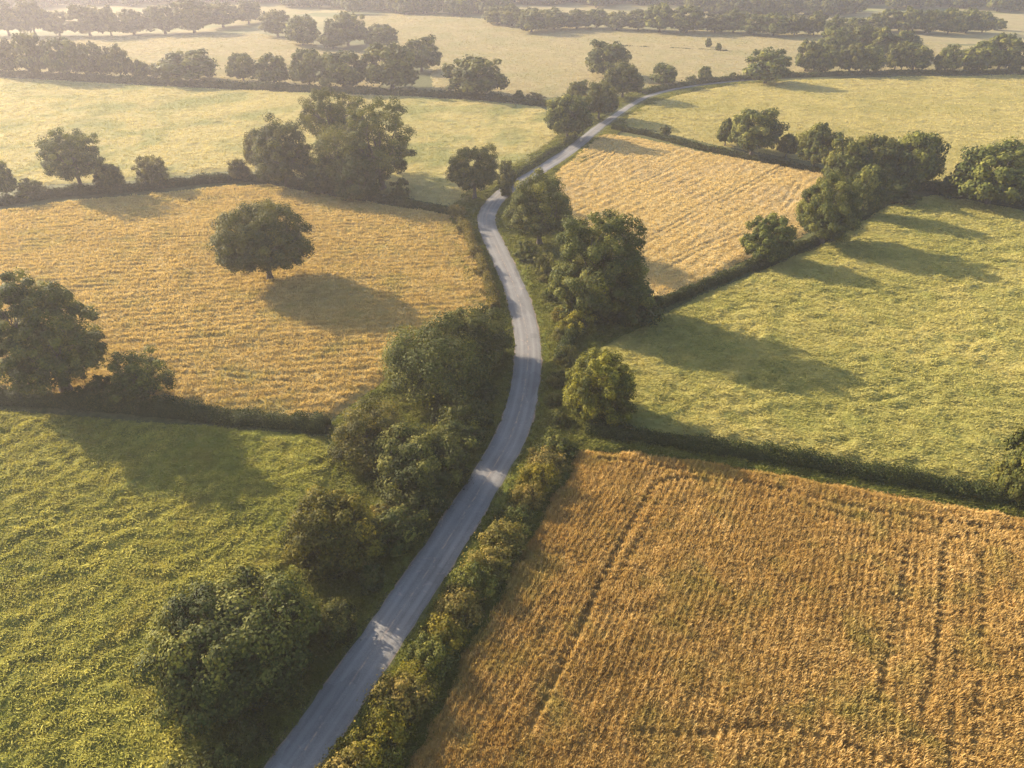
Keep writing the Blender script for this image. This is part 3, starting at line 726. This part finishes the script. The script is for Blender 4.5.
unique_tree((132, 154, 170, 188), 'small airy pale tree by itself on the left hedge', 'leaf_pale', .2, nclump=120, lpc=90, ls=.40, open_=.25, clump=.17)
unique_tree((742, 213, 796, 262), 'small round tree on the hedge between gold and green fields', 'leaf', .12, nclump=110, lpc=260, ls=.34, clump=.2)
unique_tree((795, 171, 865, 244), 'tall full oak where the hedge meets the right green field', 'leaf', .12, nclump=160, lpc=300, ls=.36, clump=.19)
# copse
unique_tree((250, 116, 314, 186), 'dark round tree at the left end of the copse', 'leaf_dark', .08, nclump=170, lpc=200, ls=.42, clump=.18, lobes=.08)
unique_tree((296, 84, 366, 168), 'tall flat topped oak with bare limbs showing at the back of the copse', 'leaf', .3, nclump=230, lpc=110, ls=.42, clump=.13, open_=.3, nlimb=14, lobes=.1, zf=.45)
unique_tree((340, 92, 416, 190), 'tallest spreading oak on the right side of the copse', 'leaf', .12, nclump=230, lpc=160, ls=.42, clump=.14, open_=.12, nlimb=13, lobes=.12)
unique_tree((308, 122, 378, 190), 'olive tree in the middle of the copse', 'leaf', .08, nclump=110, lpc=200, ls=.42)
unique_tree((333, 152, 383, 200), 'grey green bush shaped tree at the front of the copse', 'leaf_hedge', .05, nclump=90, lpc=200, ls=.38)
unique_tree((302, 158, 338, 194), 'low dark tree between the copse front and the dark round one', 'leaf_hedge', .05, nclump=70, lpc=170, ls=.38)
for b, l, m, k in [
    ((243, 128, 276, 172), 'airy pale tree leaning out left of the copse', 'leaf_pale', 'mid'),
    ((228, 158, 250, 181), 'tiny airy tree on the hedge just left of the copse', 'leaf_pale', 'mid'),
    ((391, 178, 410, 200), 'small round bush standing right of the copse', 'leaf', 'bush'),
    ((92, 163, 125, 191), 'small dark tree right of the open crowned oak', 'leaf_dark', 'mid'),
    ((12, 176, 46, 199), 'bush on the left hedge left of the open crowned oak', 'leaf', 'bush'),
    ((-14, 158, 16, 198), 'airy tree cut by the left edge above the hedge', 'leaf', 'mid'),
    ((78, 374, 118, 404), 'low dark bush between the spreading tree and small bushy tree', 'leaf_hedge', 'bush'),
    ((497, 160, 517, 186), 'small bush right of the dark oak beside the lane', 'leaf', 'bush'),
    ((500, 182, 512, 196), 'tiny bush at the foot of the dark oak by the lane', 'leaf_hedge', 'bush'),
    ((535, 250, 556, 276), 'pale bush under the rounded oak at the lane curve', 'leaf_pale', 'bush'),
    ((516, 240, 540, 262), 'olive bush left of the pale one under the rounded oak', 'leaf', 'bush'),
    ((560, 282, 600, 322), 'dark bush at the left foot of the large broad oak', 'leaf_hedge', 'bush'),
    ((600, 276, 660, 325), 'dark shrub mass right under the large broad oak', 'leaf_hedge', 'bush'),
    ((562, 305, 592, 335), 'golden bush in front of the large broad oak', 'leaf_gold', 'bush'),
    ((370, 502, 396, 528), 'rust tinted bush between the dark rounded tree and the yellow one', 'leaf_rust', 'bush'),
    ((848, 163, 888, 216), 'dark tree right of the tall full oak', 'leaf_dark', 'mid'),
    ((822, 138, 872, 192), 'middle tree of the right hedge clump', 'leaf', 'mid'),
    ((846, 134, 902, 188), 'broad tree at the back of the right hedge clump', 'leaf', 'mid'),
    ((884, 130, 944, 190), 'tallest tree at the back right of the right hedge clump', 'leaf', 'mid'),
    ((876, 172, 918, 204), 'low grey green bush in front of the right hedge clump', 'leaf_hedge', 'bush'),
    ((934, 172, 966, 198), 'low bush between the right clump and the edge oak', 'leaf_hedge', 'bush'),
    ((956, 141, 1042, 206), 'wide oak on the hedge at the right edge', 'leaf', 'mid'),
    ((994, 412, 1070, 505), 'olive tree cut by the right edge above the wheat', 'leaf', 'mid'),
    ((728, 107, 783, 155), 'large round oak on the hedge behind the middle barley', 'leaf', 'mid'),
    ((716, 118, 738, 146), 'smaller tree tucked left of the large round oak', 'leaf', 'mid'),
    ((776, 133, 800, 157), 'small tree between two oaks behind the middle barley', 'leaf', 'mid'),
    ((796, 123, 841, 169), 'round oak at the right end of the middle barley hedge', 'leaf', 'mid'),
    ((545, 93, 591, 139), 'oak left of the lane where it leaves the golden field', 'leaf', 'mid'),
    ((582, 81, 617, 119), 'oak behind the lane crest', 'leaf', 'mid'),
    ((566, 80, 592, 108), 'smaller tree behind the lane crest on the left', 'leaf', 'mid'),
    ((604, 62, 643, 98), 'round oak left of the far lane', 'leaf', 'mid'),
    ((586, 41, 629, 77), 'hazy round oak further behind the far lane', 'leaf', 'far'),
    ((650, 63, 678, 86), 'small round tree right of the far lane', 'leaf', 'far'),
    ((686, 75, 697, 84), 'tiny bush right of the small round tree by the far lane', 'leaf', 'bush'),
    ((698, 65, 712, 83), 'small pointed tree on the far lane hedge', 'leaf', 'far'),
    ((728, 71, 737, 80), 'tiny dark bush left of the big far oak', 'leaf', 'bush'),
    ((745, 49, 791, 84), 'big round oak alone on the far hedge', 'leaf', 'far'),
    ((705, 37, 712, 48), 'taller of two tiny trees in the far meadow', 'leaf', 'far'),
    ((715, 43, 722, 51), 'shorter of two tiny trees in the far meadow', 'leaf', 'far'),
    ((446, 55, 502, 96), 'big round oak on the hedge left of the lane end', 'leaf', 'far'),
    ((514, 89, 524, 97), 'tiny bush on the hedge right of the big round oak', 'leaf', 'bush'),
    ((526, 92, 545, 103), 'low pale shrub at the hedge end near the lane crest', 'leaf_pale', 'bush'),
    ((660, 124, 671, 136), 'tiny bush on the hedge behind the middle barley', 'leaf', 'bush'),
    ]:
    t = 'bush' if k == 'bush' else 'tree'
    copied_tree(b, l, k, m, name=t, cat=t)

# --- rows of hazy trees: boxes read off the photo, labels count from the left
def row(boxes, text, group, kind='far', material='leaf', seed=1):
    rng = random.Random(seed)
    for i, b in enumerate(sorted(boxes, key=lambda q: q[0] + q[2])):
        e = (b[2] - b[0]) * rng.uniform(-.02, .1); b = (b[0] - e, b[1] - rng.uniform(-.08, .12) * (b[3] - b[1]), b[2] + e, b[3] + rng.uniform(-1, 1))
        copied_tree(b, text % ORD[i], kind, material, name='tree', cat='tree', group=group, rng=rng)
row([(-14, 40, 22, 75), (14, 36, 50, 77), (42, 38, 82, 78), (70, 42, 106, 78), (100, 47, 134, 78), (132, 60, 148, 78), (149, 62, 162, 78), (162, 50, 214, 82)],
    '%s tree from the left in the upper left hedge row', 'trees along the upper left hedge', seed=3)
row([(225, 49, 257, 82), (256, 52, 288, 84), (288, 44, 326, 88), (318, 47, 368, 90), (366, 46, 416, 88), (400, 36, 442, 72)],
    '%s tree from the left in the upper middle hedge row', 'trees along the upper middle hedge', seed=4)
row([(261, 12, 291, 36), (286, 16, 317, 45), (318, 24, 346, 50), (329, 11, 364, 45), (363, 20, 398, 48)],
    '%s tree from the left in the misty clump above the hedge row', 'trees in the misty clump', seed=5)
row([(-16, 4, 24, 36), (14, 2, 46, 35), (42, 12, 70, 36), (66, 6, 106, 36), (94, 5, 122, 36), (112, 10, 150, 35), (144, 3, 180, 33), (172, 0, 210, 32), (204, 2, 238, 28), (232, 0, 262, 24)],
    '%s tree from the left in the faint treeline at the top left', 'trees in the faint top left treeline', seed=6)
row([(484, 4, 510, 24), (500, 6, 524, 27), (515, 7, 548, 32), (540, 6, 568, 30), (564, 8, 590, 30), (586, 6, 608, 28), (604, 10, 630, 31), (626, 8, 652, 31), (645, 2, 676, 32), (668, 4, 708, 33),
     (704, 12, 728, 33), (722, 10, 748, 34), (744, 12, 766, 35), (760, 12, 790, 36), (784, 14, 808, 36), (804, 12, 828, 37)],
    '%s tree from the left in the long misty treeline at the top', 'trees in the long misty treeline', seed=7)
row([(794, 43, 822, 73), (812, 43, 838, 73), (838, 44, 866, 74), (856, 44, 886, 73), (884, 42, 912, 72), (900, 42, 932, 71), (934, 41, 963, 73), (962, 40, 998, 73), (984, 31, 1024, 70), (1008, 57, 1022, 75), (1020, 44, 1056, 74)],
    '%s tree from the left in the front row of the far right hedge', 'front trees of the far right hedge', seed=8)
row([(820, 26, 852, 56), (824, 14, 846, 44), (846, 26, 878, 56), (866, 28, 896, 58), (888, 28, 920, 58)],
    '%s tree from the left standing behind the far right hedge row', 'trees behind the far right hedge', seed=9)
row([(862, 14, 886, 34), (878, 10, 904, 33), (898, 9, 924, 34), (918, 8, 944, 34), (938, 8, 964, 35), (956, 9, 982, 34), (974, 12, 996, 34), (990, 18, 1008, 30), (845, 16, 868, 34), (900, 12, 930, 31), (940, 11, 972, 31)],
    '%s tree from the left in the round misty wood at the top right', 'trees in the round misty wood', seed=10)

# farthest woods: read as one mass each
def wood(px_line, label, hpx, seed, depth=60):
    rng = np.random.default_rng(seed)
    P = catmull(G(px_line), 8)
    mb = MB(); tb = MB()
    c0, w0 = tree_parts(seed, 11, 6.5, 1.2, 45, 26, 1.9)
    cv = np.concatenate(c0.v); cf = np.concatenate(c0.f); ct = np.concatenate(c0.a['tint'])
    wv = np.concatenate(w0.v[:5]); wf = np.concatenate(w0.f[:5])
    for p in P:
        for _ in range(max(2, int(depth / 14))):
            q = p + rng.normal(0, 1, 2) * np.array([5, depth * .3]); s = rng.uniform(.8, 1.45); a = rng.uniform(0, 6.28)
            R_ = np.array([[math.cos(a), -math.sin(a), 0], [math.sin(a), math.cos(a), 0], [0, 0, 1]]) * s
            o = np.array([q[0], q[1], float(T(*q)) - .1])
            mb.add(cv @ R_.T + o, cf, 0, ct); mb.add(wv @ R_.T + o, wf, 1)
    o = mb.build('woodland', [M['leaf'], M['bark']]); tag(o, label, 'woodland', kind='stuff')
wood([(-200, 8), (0, 8), (120, 3), (250, 2), (330, 6), (420, 12), (500, 14)], 'faint distant wood across the top left in the mist', 12, 71, 50)
wood([(440, 6), (560, 3), (700, 4), (830, 7)], 'faint distant wood at the top centre in the mist', 12, 72, 60)
wood([(700, 14), (790, 16), (850, 14)], 'small misty wood below the top edge right of centre', 12, 75, 25)
wood([(800, 2), (900, 4), (1000, 8), (1150, 14)], 'faint distant wood at the top right corner in the mist', 12, 73, 60)
wood([(-400, -20), (100, -22), (600, -24), (1100, -22), (1500, -20)], 'most distant wooded land beyond the mist', 12, 74, 120)

# ------------------------------------------------------------------ hedges
def hedge(px, label, h=1.8, w=1.8, lpm=420, ls=.2, seed=1, material='leaf_hedge', gaps=0.0, group=None):
    rng = np.random.default_rng(seed)
    P = catmull(G(px), 1.0)
    al = np.concatenate([[0], np.cumsum(np.linalg.norm(np.diff(P, axis=0), axis=1))]); L = al[-1]
    t = np.gradient(P, axis=0); t /= np.linalg.norm(t, axis=1, keepdims=True); nr = np.stack([t[:, 1], -t[:, 0]], -1)
    def prof(s):
        hh = h * (.45 + .8 * fbm(s / 7, s * 0 + seed, seed, 3) + .35 * vnoise(s / 1.6, s * 0, seed + 15)); ww = w * (.7 + .6 * fbm(s / 4, s * 0 + 3, seed + 1, 2))
        if gaps: hh = hh * sstep(gaps - .12, gaps + .12, fbm(s / 11, s * 0 + 8, seed + 5, 2) + .0)
        return hh, ww
    def at(s):
        return np.stack([np.interp(s, al, P[:, 0]), np.interp(s, al, P[:, 1])], -1), np.stack([np.interp(s, al, nr[:, 0]), np.interp(s, al, nr[:, 1])], -1)
    b = MB()
    # inner twiggy body
    ss = np.arange(0, L, .7); n = 9
    c, nn = at(ss); hh, ww = prof(ss); ang = np.linspace(0, PI, n)
    jit = .8 + .3 * rng.random((len(ss), n))
    V = np.empty((len(ss), n, 3))
    off = np.cos(ang)[None] * ww[:, None] * .40 * jit; up = np.sin(ang)[None] ** .7 * hh[:, None] * .80 * jit
    V[:, :, 0] = c[:, 0:1] + nn[:, 0:1] * off; V[:, :, 1] = c[:, 1:2] + nn[:, 1:2] * off
    V[:, :, 2] = T(c[:, 0], c[:, 1])[:, None] + up - .05
    i = (np.arange(n - 1)[None] + n * np.arange(len(ss) - 1)[:, None]).ravel()
    b.add(V.reshape(-1, 3), np.stack([i, i + 1, i + n + 1, i + n], -1), 0, .15)
    # leaves
    k = int(L * lpm); s = rng.uniform(0, L, k); c, nn = at(s); hh, ww = prof(s)
    a = rng.uniform(0, PI, k); r = .72 + .34 * rng.random(k) + .5 * (rng.random(k) < .05) * rng.random(k)
    r *= .86 + .3 * vnoise(s / .9, a * 2.2, seed + 7)
    off = np.cos(a) * ww * .5 * r; up = np.sin(a) ** .7 * hh * r
    p = np.stack([c[:, 0] + nn[:, 0] * off, c[:, 1] + nn[:, 1] * off, T(c[:, 0], c[:, 1]) + np.maximum(up, .03)], -1)
    p += rng.normal(0, .06, p.shape)
    nm = np.stack([nn[:, 0] * np.cos(a), nn[:, 1] * np.cos(a), np.sin(a)], -1) * .7 + rng.normal(0, .6, (k, 3)); nm /= np.linalg.norm(nm, axis=1, keepdims=True)
    e1 = np.cross(nm, rng.normal(0, 1, (k, 3))); e1 /= np.linalg.norm(e1, axis=1, keepdims=True) + 1e-9; e2 = np.cross(nm, e1)
    sz = ls * rng.uniform(.6, 1.4, k); e1 *= (sz * .5)[:, None]; e2 *= (sz * .35)[:, None]
    keep = hh > h * .12
    V = np.stack([p - e1, p + e2, p + e1, p - e2], 1)[keep]; k = len(V)
    b.add(V.reshape(-1, 3), (np.arange(k) * 4)[:, None] + np.arange(4)[None], 0, np.clip(.75 * rng.random(k) + .45 * (fbm(s[keep] / 3, s[keep] * 0, seed + 2, 2) - .35), 0, 1))
    o = b.build('hedge', M[material]); tag(o, label, 'hedge', group)
hedge([(-160, 386), (0, 400), (100, 408), (200, 417), (330, 430)], 'thick dark hedge between the lower left green crop and the barley', 2.3, 2.6, 520, .2, 41)
hedge([(-180, 218), (0, 205), (60, 196), (130, 191), (230, 181), (270, 182)], 'hedge along the far side of the lone oak field left of the copse', 2.0, 2.6, 260, .36, 42)
hedge([(270, 182), (330, 192), (400, 205), (452, 214)], 'low hedge running from the copse down to the lane', 1.7, 2.6, 280, .34, 43)
hedge([(-260, 73), (0, 76), (100, 81), (200, 86), (300, 91), (345, 93)], 'long hazy hedge under the upper left tree row', 2.2, 4.5, 90, .75, 44)
hedge([(345, 93), (400, 95), (480, 99), (548, 106)], 'hazy hedge running to the lane crest from the left', 2.2, 3.5, 110, .7, 45)
hedge([(612, 129), (650, 136), (700, 149), (760, 161), (830, 175)], 'low hedge along the far side of the middle barley', 1.3, 2.2, 200, .42, 46)
hedge([(655, 309), (690, 294), (740, 273), (800, 249), (835, 235)], 'hedge between the middle barley and the right green crop', 1.7, 2.2, 340, .28, 47)
hedge([(835, 235), (870, 212), (900, 196)], 'shaded hedge under the right hand clump of oaks', 1.8, 3, 300, .34, 48)
hedge([(900, 190), (940, 190), (990, 200), (1060, 212), (1160, 226)], 'hedge at the far edge of the right green crop', 1.9, 3.5, 260, .36, 49)
hedge([(586, 432), (640, 441), (700, 449), (800, 465), (900, 483), (1024, 505), (1150, 528)], 'thick dark hedge between the right green crop and the wheat', 2.1, 2.6, 560, .19, 50)
hedge([(640, 94), (690, 85), (750, 79), (850, 75), (950, 74), (1100, 74)], 'dark hazy hedge along the far right lane', 1.6, 3.2, 100, .7, 51)
hedge([(452, 212), (462, 226), (474, 250), (485, 275), (492, 300), (495, 312)], 'scruffy golden hedge on the left verge above the wide olive tree', 1.9, 1.9, 420, .22, 52, 'leaf_rust')
hedge([(500, 186), (525, 170), (552, 152), (575, 137)], 'low bushy hedge left of the lane before the crest', 1.2, 2.0, 240, .34, 53, 'leaf')
hedge([(560, 366), (568, 345), (580, 330), (600, 320), (640, 313)], 'tangled hedge right of the lane below the large broad oak', 2.0, 2.3, 480, .2, 54)
hedge([(600, 46), (680, 49), (760, 54)], 'faint broken line of scrub in the far meadow', .6, 1.4, 60, .5, 55, gaps=.5)

# ------------------------------------------------------------------ shrubs lining the lane
def shrub_row(pts, text, group, mats, seed, up=1.0):
    rng = random.Random(seed)
    pts = sorted(pts, key=lambda q: -q[1] if 'bottom' in text else q[1])
    for i, (x, y, r) in enumerate(pts):
        X, Y = ground(x, y)
        c, w, cache = proto_tree('shrub', rng.randrange(5))
        o = place('shrub', 'shrub', text % ORD[i], X, Y, float(T(X, Y)) - .05, group)
        s = r / 2.2 * up
        o.scale = (s * rng.uniform(.9, 1.2), s * rng.uniform(.9, 1.2), s * rng.uniform(.75, 1.15)); o.rotation_euler = (0, 0, rng.uniform(0, 6.28))
        m = rng.choice(mats)
        if m not in cache: cache[m] = (w.build('stems', M['bark'], o), c.build('foliage', M[m], o))
        else:
            for src in cache[m]:
                q = src.copy(); C.objects.link(q); q.parent = o
shrub_row([(345, 790, 2.2), (366, 764, 2.2), (388, 734, 2.0), (376, 752, 1.5), (404, 708, 2.1), (418, 686, 1.9), (432, 664, 2.0), (446, 640, 2.1), (460, 616, 2.2), (476, 592, 2.1), (491, 570, 2.0),
           (504, 548, 2.1), (516, 524, 1.9), (526, 506, 1.9), (536, 488, 2.1), (546, 470, 2.2), (556, 452, 1.9)],
          '%s shrub from the bottom in the golden row right of the lane', 'golden shrubs lining the right side of the lane', ['leaf_rust', 'leaf_rust', 'leaf_gold', 'leaf'], 61, 1.12)
shrub_row([(558, 424, 1.6), (552, 404, 1.5), (560, 384, 1.8), (566, 362, 1.9), (560, 340, 1.6), (562, 320, 1.6), (548, 300, 1.4), (545, 282, 1.4), (536, 262, 1.3), (528, 248, 1.2)],
          '%s bush from the bottom on the verge between lane and large oak', 'small bushes on the right verge', ['leaf_rust', 'leaf_pale', 'leaf'], 62)
def shade_shrub(px, m=6.0, r=3.0):  # added shrub, set up-sun of a lane spot to shade it
    X, Y = ground(*px); q = (X - .83 * m, Y + .56 * m)
    u, v = proj(np.array([q[0], q[1], float(T(*q))])); return (float(u), float(v), r)
shrub_row([shade_shrub((446, 565), 7, 3.6), shade_shrub((455, 546), 7.5, 3.8), shade_shrub((507, 450), 7.5, 3.8), shade_shrub((497, 464), 7, 3.4), (196, 790, 2.8), (226, 768, 2.4), (252, 745, 2.0), (288, 694, 2.0), (338, 628, 2.6), (372, 584, 2.0), (402, 534, 2.8), (430, 504, 2.7), (448, 478, 2.6), (458, 446, 3.4), (474, 420, 2.6), (484, 396, 2.2)],  # first four are added to shade the lane, some others enlarged for that
          '%s dark shrub from the bottom in the bank left of the lane', 'dark shrubs on the left bank of the lane', ['leaf_hedge', 'leaf_dark', 'leaf'], 63, .85)
shrub_row([(458, 216, 2.0), (464, 232, 1.7), (474, 256, 1.6), (482, 276, 1.5), (490, 296, 1.6)],
          '%s rusty shrub from the top beside the scruffy golden hedge', 'rusty shrubs above the wide olive tree', ['leaf_rust', 'leaf_pale'], 64)

# ------------------------------------------------------------------ haze
def haze():
    x0, x1, y0, y1, z0, z1 = -2700, 2700, -500, 3700, -3.2, 64
    V = [(x, y, z) for z in (z0, z1) for y in (y0, y1) for x in (x0, x1)]
    F = [(0, 2, 3, 1), (4, 5, 7, 6), (0, 1, 5, 4), (2, 6, 7, 3), (0, 4, 6, 2), (1, 3, 7, 5)]
    b = MB(); b.add(V, F)
    m, nt, nodes, links = mat('morning_haze')
    v = nodes.new('ShaderNodeVolumePrincipled')
    v.inputs['Color'].default_value = (.95, .91, .98, 1); v.inputs['Density'].default_value = HAZE; v.inputs['Anisotropy'].default_value = .43
    o = nodes.new('ShaderNodeOutputMaterial'); links.new(v.outputs[0], o.inputs['Volume'])
    ob = b.build('haze', m); tag(ob, 'pale morning haze lying over the whole valley', kind='stuff')
HAZE = .00027
haze()

# ------------------------------------------------------------------ light
SUN_EL = rd(23.5); SUN_AZ = rd(-56)           # azimuth from +Y, towards -X
w = bpy.data.worlds.new('World'); sc.world = w; w.use_nodes = True
nt = w.node_tree; nt.nodes.clear()
sky = nt.nodes.new('ShaderNodeTexSky'); sky.sky_type = 'NISHITA'; sky.sun_disc = False
sky.sun_elevation = SUN_EL; sky.sun_rotation = SUN_AZ; sky.dust_density = 2.0; sky.air_density = 1.0
bg = nt.nodes.new('ShaderNodeBackground'); bg.inputs[1].default_value = .125
ow = nt.nodes.new('ShaderNodeOutputWorld')
nt.links.new(sky.outputs[0], bg.inputs[0]); nt.links.new(bg.outputs[0], ow.inputs[0])
ld = bpy.data.lights.new('sun', 'SUN'); ld.energy = 5.0; ld.angle = rd(.6); ld.color = (1, .83, .62)
lo = bpy.data.objects.new('sun', ld); C.objects.link(lo)
sd = (math.sin(SUN_AZ) * math.cos(SUN_EL), math.cos(SUN_AZ) * math.cos(SUN_EL), math.sin(SUN_EL))
from mathutils import Vector
lo.rotation_euler = Vector(sd).to_track_quat('Z', 'Y').to_euler()
lo.location = Vector(sd) * 300

cam = bpy.data.cameras.new('camera'); co = bpy.data.objects.new('camera', cam); C.objects.link(co)
cam.sensor_width = 36; cam.lens = FPX / 1024 * 36; cam.clip_end = 8000; cam.clip_start = .5
co.location = (0, 0, CAM_H); co.rotation_euler = (PI / 2 - PITCH, 0, 0)
sc.camera = co
sc.view_settings.view_transform = 'Standard'; sc.view_settings.look = 'None'; sc.view_settings.gamma = 1
sc.view_settings.use_curve_mapping = False
sc.view_settings.exposure = 1.52
cy = sc.cycles
cy.max_bounces = 6; cy.diffuse_bounces = 3; cy.glossy_bounces = 1; cy.transmission_bounces = 3; cy.volume_bounces = 2; cy.transparent_max_bounces = 4
cy.use_denoising = True
try: cy.denoiser = 'OPENIMAGEDENOISE'; cy.denoising_prefilter = 'NONE'
except Exception: pass
cy.use_adaptive_sampling = True; cy.adaptive_threshold = .02
cy.volume_step_rate = 1
